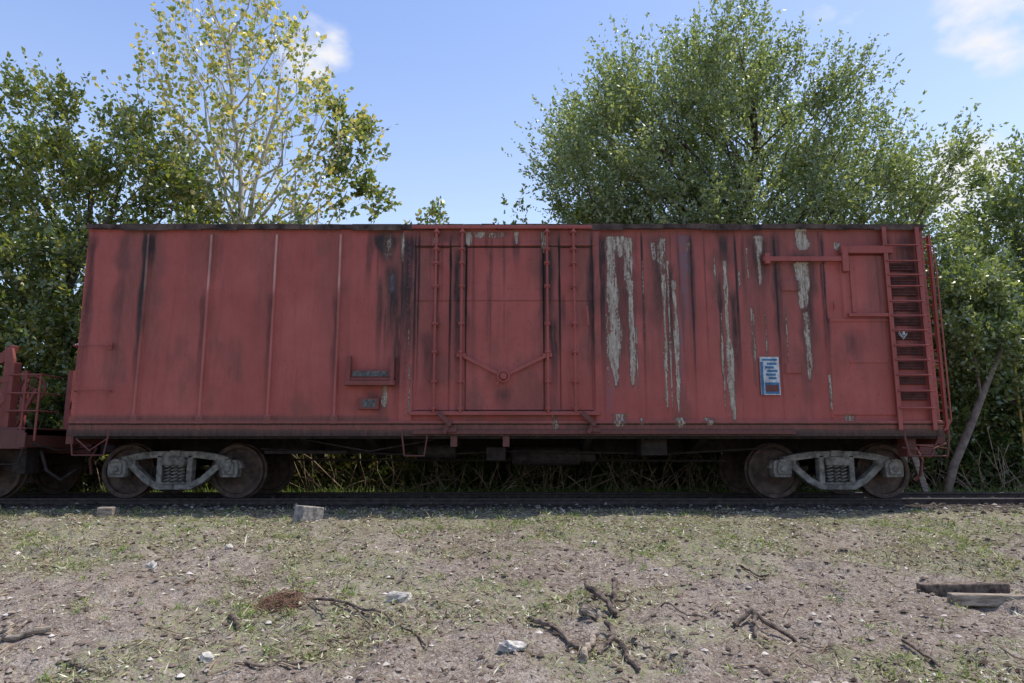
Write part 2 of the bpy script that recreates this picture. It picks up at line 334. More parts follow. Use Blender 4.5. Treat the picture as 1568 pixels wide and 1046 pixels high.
# ------------------------------------------------------------------ boxcar
car=empty('boxcar',(-.1,YC,0))
XL,XR=-6.67,6.47; ZB,ZT=.968,4.25
NXs,NZs=1600,390
xs=np.linspace(XL,XR,NXs); zs=np.linspace(ZB,ZT,NZs); X,Z=np.meshgrid(xs,zs)
H=np.zeros_like(X)
def boxm(x0,x1,z0,z1): return (X>x0)&(X<x1)&(Z>z0)&(Z<z1)
def raise_(px0,px1,py0,py1,h,pyr=None):
    ym=pyr or (py0+py1)/2
    m=boxm(SX(px0,ym),SX(px1,ym),SZ(py1),SZ(py0)); H[m]=np.maximum(H[m],h)
H+= .018*(fbm(X*1.2,Z*.8,3)-.5)+.009*(fbm(X*4,Z*2,5)-.5)
ribs=[SX(223,450),SX(320,450),SX(421,450),SX(520,450)]
Glint=np.zeros_like(X)
for r in ribs:
    d=np.abs(X-r); m=(Z>SZ(640))&(Z<SZ(360)); H=np.where(m,H+.055*(1-ss(.012,.042,d)),H)
    m=(Z>SZ(650))&(Z<SZ(636)); H=np.where(m,np.maximum(H,.06*(1-ss(.05,.075,d))),H)
    Glint=np.maximum(Glint,(.12+.85*ss(SZ(455),SZ(435),Z)*(.5+.7*vn(X*0,Z*6,int(abs(r)*9))))*(1-ss(.010,.03,np.abs(X-r+.006)))*(Z>SZ(640))*(Z<SZ(360)))  # painted highlight on the rib crests, strongest on the upper part
for p in (986,1062,1131,1192,1262):
    d=np.abs(X-SX(p,470)); H+=.014*(1-ss(.004,.016,d))
for p in (1008,1036,1104,1160,1232):
    d=np.abs(X-SX(p,470)); H-=.008*(1-ss(.02,.05,d))
raise_(0,1568,649,700,.035); raise_(0,1568,644,649,.06)
raise_(0,1568,345,354,.03)
raise_(614,634,350,650,.035)
raise_(909,922,350,650,.035)
raise_(634,909,350,374,.025); raise_(634,909,374,378,.055)
raise_(640,688,380,628,.012); raise_(714,832,380,628,.026); raise_(858,905,380,628,.012)
raise_(690,712,375,634,.035); raise_(834,856,375,634,.035)
for py in (460,628):
    d=np.abs(Z-SZ(py)); m=(X>SX(636))&(X<SX(909)); H=np.where(m,H+.012*(1-ss(.006,.018,d)),H)
raise_(632,912,630,636,.06)
raise_(1268,1366,490,636,.022,560); raise_(1268,1366,488,493,.04,490); raise_(1300,1358,552,556,.035,554)
raise_(1288,1360,392,487,.035,440); raise_(1296,1351,400,480,.02,440)
raise_(1172,1290,399,404,.045,401); raise_(1196,1222,430,446,.03,438); raise_(1203,1226,557,572,.03,565)
raise_(1262,1266,356,640,.02)
H[(X>XR-.07)|(X<XL+.07)]+=.02
W=np.zeros_like(X);Dk=np.zeros_like(X);Br=np.zeros_like(X);Bl=np.zeros_like(X)
def streak(A,px,py0,py1,w,st,seed,fade=.25,wob=.3,top=.03):
    cx=SX(px,(py0+py1)/2); z1,z0=SZ(py0),SZ(py1); hw=w/100/2
    i0,i1=np.searchsorted(xs,(cx-hw*3-.05,cx+hw*3+.05)); sl=(slice(None),slice(i0,i1)); x_=X[sl]; z_=Z[sl]
    c=cx+(vn(z_*2.3,z_*0,seed)-.5)*hw*wob*2; h=hw*(.45+.9*vn(z_*4,z_*0+3,seed+1))
    t=np.clip((z_-z0)/(z1-z0),0,1); h=h*(.5+.5*ss(0,.35,t))
    m=st*(1-ss(.4*h,1.45*h+.004,np.abs(x_-c)))*ss(z0-.02,z0+(z1-z0)*fade,z_)*(1-ss(z1-.01-(top-.03),z1+.03,z_))
    A[sl]=np.maximum(A[sl],m)
wl=[(939,363,605,20,1.0),(963,364,450,16,.85),(968,430,600,10,.92),(951,362,395,20,.8),(1014,365,425,13,.6),(1019,420,642,6,.85),(1036,430,645,7,.95),
    (1115,400,648,8,1.0),(1121,520,650,9,.92),(1163,362,392,20,.85),(1163,390,440,8,.8),(1228,352,384,24,1.0),(1229,404,476,22,1.05),(1238,478,590,11,.66),
    (1001,372,402,9,.85),(718,357,378,14,1.0),(834,357,388,15,.95),(791,356,376,8,.8),(668,357,378,9,.7),(588,590,625,10,.9),(594,360,400,14,.45),(617,358,405,9,.6),
    (945,634,655,30,.62),(1042,640,656,18,.75),(1271,575,632,5,.8),(1300,636,646,20,.6),(850,630,660,16,.55),(765,357,366,60,.5),(735,356,366,20,.75),
    (627,560,640,4,.6),(1282,372,384,14,.8),(1052,372,385,10,.7),(1132,415,445,5,.6),(982,640,655,10,.6),(626,505,540,4,.5),(1155,470,600,7,.5),(1085,640,652,14,.6),(880,585,640,5,.55),(598,560,585,5,.55),
    (1026,400,640,3,.8),(1108,480,640,3,.7),(930,480,600,4,.6),(976,500,600,3,.6),(1145,380,440,3,.6),(985,400,520,2.5,.5),(1175,480,600,3,.5),(1205,470,560,3,.5),(1095,380,470,3,.55)]
for i,(px,a_,b_,w_,s_) in enumerate(wl): streak(W,px,a_,b_,w_*1.05,s_,100+i*7,.12)
dl=[(214,350,640,10,.9),(232,350,430,10,.8),(180,350,640,18,.3),(590,350,415,36,1.1),(600,400,560,16,.75),(622,352,650,16,.75),(580,420,600,8,.5),(606,470,660,10,.6),
    (668,372,640,9,.55),(655,500,640,24,.45),(700,378,640,9,.7),(836,372,520,16,.85),(848,480,640,12,.6),(905,380,640,10,.6),(925,352,640,9,.7),(684,350,378,26,.6),
    (950,360,640,48,.42),(1010,360,560,26,.55),(1028,400,640,10,.7),(1057,360,500,8,.5),(1110,352,420,15,.8),(1106,420,640,7,.7),(1128,440,640,8,.7),(1163,352,470,22,.6),(1195,350,640,14,.45),
    (1236,380,640,28,.6),(1265,350,640,6,.6),(1366,352,640,10,.65),(1400,352,640,16,.5),(1310,500,560,26,.3),(565,350,470,9,.45),(770,585,630,22,.5),(575,590,650,24,.5),(130,352,660,14,.5),
    (512,440,640,8,.4),(410,440,640,7,.4),(306,440,640,7,.4),(790,352,420,8,.5),(745,352,400,6,.4)]
for i in range(38):
    dl.append((random.uniform(560,1400),350 if random.random()<.7 else random.uniform(360,480),random.uniform(480,645),random.uniform(2,5),random.uniform(.25,.5)))
for px in (615,634.5,640,689,713,832.5,857,908,921,986,1062,1131,1192,1266): dl.append((px,352,640,3.0,.9))
for i,(px,a_,b_,w_,s_) in enumerate(dl): streak(Dk,px,a_,b_,w_*1.2,s_,500+i*5,.7,.3,.25)
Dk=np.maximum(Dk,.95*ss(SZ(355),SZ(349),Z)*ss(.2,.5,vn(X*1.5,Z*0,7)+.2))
Dk=np.maximum(Dk,.8*(np.abs(Z-SZ(378.5))<.009)*(X>SX(636))*(X<SX(907))); Dk=np.maximum(Dk,.7*(np.abs(Z-SZ(629))<.009)*(X>SX(636))*(X<SX(907)))
Dk=np.maximum(Dk,.22*(np.abs(Z-SZ(461.5))<.009)*(X>SX(636))*(X<SX(907)))
Br=np.maximum(Br,.95*(1-ss(SZ(652),SZ(640),Z))*(.45+.6*fbm(X*3,Z*6,77)))
Br=np.maximum(Br,1.35*(1-ss(SZ(660),SZ(650),Z))*(.6+.5*fbm(X*1.5,Z*3,78)))
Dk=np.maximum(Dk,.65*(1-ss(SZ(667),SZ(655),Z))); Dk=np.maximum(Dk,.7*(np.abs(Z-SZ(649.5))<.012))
Br=np.maximum(Br,.7*(X<SX(600,500))*ss(SZ(651),SZ(645),Z)*(1-ss(SZ(640),SZ(632),Z)))
for i,(px,q) in enumerate(((190,.5),(222,.6),(300,.25),(400,.25),(505,.28),(600,.65),(640,.55),(700,.5),(840,.6),(900,.55),(950,.55),(1010,.6),(1050,.5),(1110,.6),(1160,.55),(1200,.5),(1240,.6),(1350,.5),(1400,.55))): streak(Br,px,352,645,46,q,900+i,.8)
Br=np.maximum(Br,.45*ss(.56,.75,fbm(X*2.2,Z*1.1,88)))
Br=np.maximum(Br,.5*ss(SZ(410),SZ(350),Z)*fbm(X*2,Z*.7,99)*1.2*(X>SX(560)))
streak(Bl,1048,362,520,18,.8,31,.6); streak(Bl,1042,480,640,12,.5,33,.6); streak(Bl,600,420,450,10,.7,35); streak(Bl,935,560,640,18,.4,36)
I=(np.arange(NZs-1)[:,None]*NXs+np.arange(NXs-1)[None,:]).ravel()
att={'w_white':W,'w_dark':Dk,'w_brown':Br,'w_blue':Bl,'w_glint':Glint}
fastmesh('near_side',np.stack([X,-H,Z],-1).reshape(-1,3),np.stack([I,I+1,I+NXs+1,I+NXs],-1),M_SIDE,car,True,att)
mb=MB(); mb.box(XL+.003,XR-.003,.03,3.07,ZB+.06,ZT-.03)
for z in np.arange(1.3,4.1,.32):
    mb.box(XL-.035,XL+.01,.12,2.98,z,z+.14); mb.box(XR-.01,XR+.035,.12,2.98,z,z+.14)
for x in np.arange(-6,6.3,1.0): mb.box(x-.04,x+.04,3.06,3.12,1.1,4.1)
mb.obj('body_shell',M_RED,car,.01)
mb=MB()
mb.add([(x,y,z) for x in (XL-.04,XR+.04) for y,z in ((-.055,4.235),(-.055,4.262),(1.55,4.42),(3.15,4.262),(3.15,4.235),(1.55,4.36))],
   [(0,1,2,3,4,5),(11,10,9,8,7,6)]+[(i,i+6,(i+1)%6+6,(i+1)%6) for i in range(6)])
for x in np.arange(XL+.02,XR,.92): mb.add([(x+d,y,z) for d in (0,.06) for y,z in ((-.056,4.24),(-.056,4.272),(1.55,4.45),(3.15,4.28),(1.55,4.38))],[(0,1,2,3,4),(9,8,7,6,5)]+[(i,i+5,(i+1)%5+5,(i+1)%5) for i in range(5)])
mb.obj('roof',M_RED2,car)
mb=MB()
x=XL
while x<XR:
    L=random.uniform(.15,.8); x2=min(x+L,XR); mb.box(x,x2-.004,-.064-random.uniform(0,.012),-.058,4.205-random.uniform(0,.035),4.268+random.uniform(0,.014)); x=x2
mb.obj('eave_flashing',simple('rust_eave',(.025,.016,.014),(.13,.085,.065),4,.8,.3),car)
mb=MB()
def rivet(x,z,y=-.06,r=.011):
    mb.add([(x-r,y,z),(x,y,z-r),(x+r,y,z),(x,y,z+r),(x,y-r*.8,z)],[(0,1,4),(1,2,4),(2,3,4),(3,0,4)])
for z in np.arange(1.1,4.2,.09): rivet(XL+.035,z,-.024); rivet(XR-.035,z,-.024); rivet(SX(624),z,-.038)
for x in np.arange(XL+.1,XR,.11): rivet(x,SZ(658),-.038)
for z in np.arange(1.2,4.1,.11): rivet(SX(1264),z,-.024,.008); rivet(SX(916),z,-.038,.008)
mb.obj('rivets',M_RED,car)
mb=MB()
for px in (667,707,838,879):
    x=SX(px,500); mb.tube([(x,-.105,SZ(632)),(x,-.105,SZ(354))],.021,10)
    for py in (358,384,405,440,497,540,585,626):
        z=SZ(py); mb.box(x-.045,x+.045,-.085,-.02,z-.028,z+.028); mb.box(x-.03,x+.03,-.135,-.080,z-.018,z+.018)
x0,z0=S(707,545); x1,z1=S(771,577); x2,z2=S(838,545)
mb.beam((x0,-.085,z0),(x1,-.085,z1),.05,.02); mb.beam((x2,-.088,z2),(x1,-.088,z1),.05,.02)
mb.beam((x1,-.082,z1),(x1-.12,-.082,z1-.13),.03,.015)
mb.tube([(x1,-.03,z1),(x1,-.13,z1)],.05,14)
mb.lathe([(.075,-.10),(.095,-.105),(.095,-.12),(.075,-.125)],(x1,0,z1),24)
for k_ in range(5):
    a=k_*1.2566+.3; mb.tube([(x1,-.112,z1),(x1+.085*math.cos(a),-.112,z1+.085*math.sin(a))],.008,6)
mb.box(x0-.07,x0+.07,-.1,-.03,z0-.03,z0+.03); mb.box(x2-.07,x2+.07,-.1,-.03,z2-.03,z2+.03)
mb.box(SX(628,640),SX(918,640),-.10,-.02,SZ(636),SZ(631)); mb.box(SX(632,350),SX(905,350),-.10,-.03,SZ(353),SZ(348))
x=SX(898,490); mb.beam((x,-.08,SZ(470)),(x+.02,-.08,SZ(500)),.03,.02)
mb.obj('door_hardware',M_RED,car,.004)
mb=MB()
mb.box(SX(632,660),SX(1215,660),-.085,-.035,SZ(665),SZ(659))
for px in (684,902):
    x=SX(px,640)
    mb.beam((x-.12,-.11,SZ(632)),(x+.06,-.12,SZ(650)),.07,.05); mb.beam((x+.06,-.12,SZ(646)),(x-.03,-.12,SZ(664)),.06,.045); mb.box(x-.02,x+.16,-.12,-.04,SZ(662),SZ(655)); mb.tube([(x+.05,-.17,SZ(650)),(x+.05,-.05,SZ(650))],.035,10)
mb.obj('door_track_and_rollers',M_RED2,car,.006)
M_BRK=mk_paint('rusty_bracket_paint',.7,.35)
mb=MB()
a,_=S(533,570); b,_=S(605,570)
mb.box(a,b,-.10,-.02,SZ(583),SZ(579)); mb.box(a,a+.06,-.12,-.02,SZ(590),SZ(546)); mb.box(b-.06,b,-.12,-.02,SZ(590),SZ(546))
mb.box(a-.02,b+.02,-.15,-.02,SZ(591),SZ(584)); mb.box(a+.06,b-.06,-.05,-.02,SZ(578),SZ(566)); mb.box(SX(549,618),SX(581,618),-.06,-.01,SZ(627),SZ(610))
mb.obj('tack_board_bracket',M_BRK,car,.004)
mb=MB()
mb.box(SX(1283,385),SX(1362,385),-.10,-.02,SZ(390),SZ(379)); mb.box(SX(1166,400),SX(1288,400),-.09,-.04,SZ(402),SZ(395)); mb.box(SX(1284,385),SX(1293,385),-.11,-.02,SZ(418),SZ(383))
mb.box(SX(1296,482),SX(1360,482),-.085,-.03,SZ(486),SZ(481)); mb.box(SX(1168,398),SX(1176,398),-.1,-.02,SZ(406),SZ(390)); mb.tube([(SX(1275,470),-.04,SZ(475)),(SX(1272,470),-.1,SZ(468)),(SX(1276,470),-.04,SZ(462))],.012,6)
mb.box(SX(1300,440),SX(1306,440),-.06,-.03,SZ(480),SZ(400))
mb.obj('hatch_rails',M_RED,car,.004)
mb=MB()
for py in (530,598):
    xa,xb=SX(118,py),SX(172,py); z=SZ(py); mb.tube([(xa,0,z-.02),(xa,-.08,z),(xb,-.08,z),(xb,0,z-.02)],.011,8)
xa=SX(171,530); mb.box(xa-.03,xa+.03,-.05,-.02,SZ(535),SZ(526))
xa,xb=SX(1361,500),SX(1412,500)
for xx in (xa,xb): mb.box(xx-.032,xx+.032,-.095,-.082,1.06,4.22); mb.box(xx-.006,xx+.006,-.082,-.01,1.06,4.22)
lad=[378,402,423,440,463,485,507,530,552,575,599,625]
for py in lad:
    z=SZ(py); mb.tube([(xa,-.105,z),(xb,-.105,z)],.013,8); mb.box(xa,xb,-.086,-.05,z-.004,z+.004)
mb.obj('side_ladder_and_grab_irons',M_RED,car)
mb=MB()
for py in lad[1:-1]:
    for q in (4,8,12):
        z=SZ(py+q); mb.box(xa+.05,xb-.05,-.045,-.024,z-.009,z+.009)
    z=SZ(py+8); mb.box(xa+.05,xb-.05,-.028,-.0245,z-.06,z+.06)
mb.obj('ladder_louvres',simple('louvre_dark_red',(.05,.02,.017),(.12,.04,.033),12,.8,.2),car)
mb=MB()
for yy in (.03,.46): mb.box(XR+.11,XR+.15,yy-.006,yy+.006,1.0,4.12); mb.box(XR+.11,XR+.116,yy-.0,yy+.05,1.0,4.12)
for z in np.arange(1.12,4.15,.235):
    mb.tube([(XR+.12,.03,z),(XR+.12,.46,z)],.012,8)
for z in (1.15,2.1,3.1,4.05):
    for yy in (.05,.46): mb.box(XR-.01,XR+.13,yy,yy+.02,z,z+.04)
mb.tube([(XR+.02,-.02,3.95),(XR+.14,-.03,3.93),(XR+.16,-.03,3.5),(XR+.16,-.03,1.2),(XR+.05,-.02,1.05)],.012,7)
mb.obj('end_ladder',M_RED,car)
mb=MB(); x,z=S(1375,515)
for i in range(8): mb.tube([(x-.06+i*.016,-.125,z-.07+abs(i-4)*.02),(x-.05+i*.016,-.14,z-.03+abs(i-4)*.02)],.007,5)
mb.box(x-.0,x+.03,-.14,-.11,z-.0,z+.05); mb.obj('latch_chain',simple('galvanised',(.25,.25,.25),(.5,.5,.5),20,.4,.1),car)
mb=MB(); x0,z0=S(1165,605); x1=SX(1194,605); z1=SZ(547); mb.box(x0,x1,-.040,-.012,z0,z1); mb.obj('placard_board',M_WHITE,car)
mb=MB(); h=z1-z0
mb.box(x0+.03,x1-.03,-.044,-.0405,z1-.06,z1-.03)
for i,(l_,r_) in enumerate(((.10,.04),(.07,.08),(.10,.03),(.08,.06),(.12,.05))): mb.box(x0+l_,x1-r_,-.044,-.0405,z1-.125-i*.055,z1-.09-i*.055)
mb.box(x0,x0+.04,-.044,-.0405,z0,z1-.08); mb.box(x0+.06,x1-.015,-.044,-.0405,z0+.015,z0+.19)
mb.obj('placard_print',M_BLUE,car)
mb=MB(); mb.box(x0+.07,x1-.03,-.047,-.0445,z0+.05,z0+.15); mb.obj('placard_patch',M_RED2,car)
mb=MB(); mb.box(SX(556,619),SX(576,619),-.064,-.061,SZ(624),SZ(612)); mb.box(a+.08,b-.1,-.054,-.051,SZ(577),SZ(569)); mb.obj('tag_plates',simple('tag_steel',(.05,.05,.05),(.16,.15,.13),25,.7,.1),car)
mb=MB()
def stir(xa,xb,zb,y=-.03):
    mb.tube([(xa,y,ZB+.1),(xa,y,ZB-.02),(xa+.04,y,zb),(xb-.04,y,zb),(xb,y,ZB-.02),(xb,y,ZB+.1)],.014,7)
stir(SX(110,680),SX(166,680),SZ(697)); stir(SX(1385,680),SX(1452,680),SZ(698)); stir(SX(616,685),SX(654,685),SZ(698))
mb.tube([(SX(118,680),-.03,SZ(672)),(SX(140,680),-.03,SZ(690)),(SX(165,680),-.03,SZ(672))],.012,6)
for px in (695,775): mb.box(SX(px-5,675),SX(px+5,675),-.02,.05,SZ(684),SZ(668))
mb.obj('sill_steps',M_RED2,car)
mb=MB()
mb.box(XL-.3,XR+.3,YC-.18,YC+.18,.72,1.03)
mb.box(XL+.05,XR-.05,.04,.10,.93,1.03); mb.box(XL+.05,XR-.05,3.0,3.06,.93,1.03)
for px in (455,560,695,775,905,1000,1085):
    x=SX(px,670); mb.add([(x-.05,.06,.97),(x+.05,.06,.97),(x+.05,YC-.15,.62),(x-.05,YC-.15,.62),(x-.05,.06,1.03),(x+.05,.06,1.03),(x+.05,YC-.15,1.03),(x-.05,YC-.15,1.03)],[(0,3,2,1),(4,5,6,7),(0,1,5,4),(1,2,6,5),(2,3,7,6),(3,0,4,7)])
    mb.box(x-.05,x+.05,YC+.15,3.0,.7,1.03)
mb.tube([(0,.9,.66),(1.1,.9,.66)],.15,16); mb.tube([(1.1,.9,.66),(1.35,.9,.66)],.1,12); mb.tube([(-1.5,.7,.74),(-.9,.7,.74)],.11,14)
mb.tube([(-4,.6,.78),(-1.5,.65,.68),(0,.7,.74),(2.5,.7,.70),(4.2,.6,.8)],.018,6); mb.tube([(-3.6,1.2,.6),(3.6,1.2,.58)],.02,6)
mb.box(-3.9,-2.6,.5,.56,.70,.75); mb.box(2.0,2.4,.3,.7,.68,.95); mb.box(-.4,-.1,.4,.8,.6,.8)
mb.tube([(-3.2,.25,.92),(-2.2,.25,.74),(-1.2,.25,.92)],.014,6)
mb.obj('underframe',M_DARKST,car,.004)
def coupler(mb,x,dr):
    mb.box(min(x,x+dr*.35),max(x,x+dr*.35),YC-.09,YC+.09,.74,.92)
    c=x+dr*.45; mb.add([(c-.12*dr,YC-.16,.68),(c+.16*dr,YC-.14,.68),(c+.2*dr,YC+.02,.68),(c+.05*dr,YC+.16,.68),(c-.12*dr,YC+.12,.68)]+[(c-.12*dr,YC-.16,.98),(c+.16*dr,YC-.14,.98),(c+.2*dr,YC+.02,.98),(c+.05*dr,YC+.16,.98),(c-.12*dr,YC+.12,.98)],
      [(0,1,2,3,4),(9,8,7,6,5)]+[(i,i+5,(i+1)%5+5,(i+1)%5) for i in range(5)])
mb=MB(); coupler(mb,XR+.15,1); coupler(mb,XL-.15,-1)
mb.box(XR,XR+.12,.1,3.0,.85,1.1); mb.box(XL-.12,XL,.1,3.0,.85,1.1)
mb.tube([(XR+.13,.05,.90),(XR+.16,.1,.78),(XR+.2,1.2,.85),(XR+.3,1.4,.95)],.014,6)
mb.tube([(XR+.35,YC-.25,.8),(XR+.42,YC-.3,.6),(XR+.36,YC-.32,.35),(XR+.26,YC-.3,.25)],.028,8)
mb.tube([(XL-.35,YC-.25,.8),(XL-.42,YC-.3,.6),(XL-.36,YC-.32,.35)],.028,8)
mb.box(XR-.45,XR-.3,.15,.4,.66,.95); mb.tube([(XR-.55,.1,.80),(XR-.2,.06,.74),(XR+.1,.05,.86)],.016,6); mb.tube([(XR-.5,.1,.95),(XR-.45,.06,.68),(XR-.15,.06,.66),(XR+.0,.1,.9)],.02,6)
mb.obj('couplers_and_end_gear',M_RED2,car,.006)
def truck(cx,parent,tag):
    mb=MB()
    wp=[(.02,-.10),(.07,-.10),(.075,-.045),(.12,-.035),(.22,.0),(.35,.0),(.36,-.05),(.385,-.06),(.42,-.06),(.424,.03),(.45,.045),(.448,.075),(.38,.078),(.36,.04),(.2,.05),(.1,.03),(.02,.03)]
    for dx in (-.87,.87):
        c=cx+dx
        mb.lathe(wp,(c,YC-.755,.424),48); mb.lathe([(r,-y) for r,y in wp],(c,YC+.755,.424),48)
        mb.tube([(c,YC-.95,.424),(c,YC+.95,.424)],.075,12)
    mb.obj('wheelsets_'+tag,M_WHEEL,parent,0,False)
    for sgn,nm in ((-1,'near'),(1,'far')):
        y=YC+sgn*1.02; y0,y1=y-.075,y+.075
        mb=MB()
        def bm(pts,w,t=.15,yo=0):
            for (xa,za),(xb,zb) in zip(pts,pts[1:]): mb.beam((cx+xa,y+yo,za),(cx+xb,y+yo,zb),w,t)
            for (xa,za) in pts[1:-1]: mb.tube([(cx+xa,y+yo-t/2+.001,za),(cx+xa,y+yo+t/2-.001,za)],w/2,14)
        for s in (-1,1):
            bm([(s*.0,.69),(s*.34,.69),(s*.60,.655),(s*.83,.60)],.105)
            bm([(s*0,.20),(s*.26,.20),(s*.44,.30),(s*.66,.50),(s*.74,.585)],.10)
            bm([(s*.235,.22),(s*.235,.68)],.085)
            bm([(s*.66,.60),(s*.66,.44)],.07,.12)
            bm([(s*.97,.58),(s*1.03,.47)],.07,.12)
            xx=cx+s*.87; mb.prism([(xx-.125,.34),(xx+.125,.34),(xx+.14,.40),(xx+.14,.56),(xx+.10,.61),(xx-.10,.61),(xx-.14,.56),(xx-.14,.40)],y-.13 if sgn<0 else y-.07,y+.07 if sgn<0 else y+.13)
            fy=y+sgn*.13
            mb.prism([(xx-.085,.39),(xx+.085,.39),(xx+.095,.54),(xx+.05,.585),(xx-.05,.585),(xx-.095,.54)],min(fy,fy+sgn*.03),max(fy,fy+sgn*.03))
            mb.tube([(xx,fy,.47),(xx,fy+sgn*.055,.47)],.045,14); mb.box(xx-.05,xx+.05,min(fy,fy+sgn*.05),max(fy,fy+sgn*.05),.57,.62)
        mb.prism([(cx-.17,.52),(cx+.17,.52),(cx+.19,.60),(cx+.15,.65),(cx-.15,.65),(cx-.19,.60)],y0-.05,y1+.05)
        mb.box(cx-.20,cx+.20,y-.10,y+.10,.235,.262)
        mb.prism([(cx-.10,.66),(cx+.10,.66),(cx+.08,.755),(cx-.08,.755)],y0-.02,y1)
        mb.obj('sideframe_'+nm+'_'+tag,M_TRUCK,parent,.012)
        mb=MB()
        for dx in (-.105,.0,.105):
            for dy in (-.05,.05):
                pts=[(cx+dx+.043*math.cos(t),y+dy+.043*math.sin(t),.262+.258*t/(5*6.283)) for t in np.linspace(0,5*6.283,50)]
                mb.tube(pts,.0125,6)
        mb.obj('springs_'+nm+'_'+tag,M_TRUCK,parent)
    mb=MB(); mb.box(cx-.17,cx+.17,YC-.95,YC+.95,.50,.66); mb.box(cx-.25,cx+.25,YC-.2,YC+.2,.66,.74)
    for s in (-1,1):
        mb.box(cx+s*.42-.04,cx+s*.42+.04,YC-.85,YC+.85,.34,.40); mb.box(cx+s*.43-.05,cx+s*.43+.04,YC-.83,YC-.68,.28,.5)
    mb.box(cx-.9,cx+.9,YC-.1,YC+.1,.66,.75)
    mb.obj('bolster_'+tag,M_DARKST,parent,.006)
truck(-5.28,car,'A'); truck(5.08,car,'B')
# ------------------------------------------------------------------ flatcar on the left
fc=empty('flatcar',(-13,YC,0))
mb=MB(); fx=-7.35
mb.box(-20,fx,.0,3.1,.98,1.10); mb.box(-20,fx,-.02,.06,.78,1.06); mb.box(-20,fx,3.04,3.12,.78,1.06); mb.box(fx-.12,fx,0,3.1,.80,1.08); mb.box(-20,fx+.2,YC-.2,YC+.2,.7,.98)
for x in np.arange(-19.5,fx,1.1): mb.box(x,x+.1,-.06,-.02,.80,1.02)
mb.obj('deck_frame',M_RED3,fc,.006)
mb=MB()
for x in (-7.75,-8.15):
    mb.prism([(x-.10,1.1),(x+.10,1.1),(x+.07,2.15),(x+.02,2.32),(x-.09,2.32),(x-.07,2.1)],.05,.11); mb.box(x+.05,x+.11,.02,.18,1.1,2.1)
mb.box(-8.3,-7.65,.04,.12,1.78,1.86); mb.box(-8.3,-7.6,.3,.36,1.3,1.36)
mb.prism([(-8.25,2.05),(-7.9,2.1),(-7.75,2.25),(-7.72,2.36),(-7.8,2.38),(-7.95,2.25),(-8.25,2.22)],.12,.2)
for z in (1.35,1.62,1.9): mb.tube([(-7.7,0,z),(-7.2,-.02,z),(-7.2,.5,z)],.014,6)
for x in (-7.2,-7.42): mb.tube([(x,.0,.9),(x,.0,1.92)],.018,6)
mb.lathe([(.19,-.012),(.215,-.015),(.215,.015),(.19,.012)],(-7.62,.45,1.72),28)
for k_ in range(5):
    a_=k_*1.2566; mb.tube([(-7.62,.45,1.72),(-7.62+.2*math.cos(a_),.45,1.72+.2*math.sin(a_))],.01,5)
for x in (-8.7,-9.6,-10.5,-11.4): mb.box(x-.05,x+.05,.02,.12,1.1,2.3); mb.box(x-.05,x+.05,3.0,3.1,1.1,2.3)
mb.tube([(-7.95,-.02,1.12),(-7.7,-.03,1.5),(-7.95,-.03,2.0)],.018,6); mb.beam((-7.65,.2,1.12),(-7.38,.2,1.7),.05,.05); mb.beam((-8.1,.0,1.1),(-8.35,.0,1.6),.05,.04)
mb.obj('stanchions_and_grabs',M_BRK,fc,.004)
mb=MB(); coupler(mb,fx+.0,1); mb.tube([(fx+.1,.05,.85),(fx+.3,.4,.75),(fx+.3,1.2,.8)],.016,6); mb.tube([(-7.9,.0,.8),(-7.7,-.02,.55),(-7.4,-.02,.55),(-7.35,.0,.8)],.015,6)
mb.box(-7.7,-7.5,.3,.6,.4,.8); mb.tube([(-7.35,.4,.75),(-7.2,.35,.45),(-7.0,.4,.3),(-6.9,.6,.45)],.025,7)
mb.obj('coupler',M_DARKST,fc,.005)
truck(-9.15,fc,'A'); truck(-18.2,fc,'B')
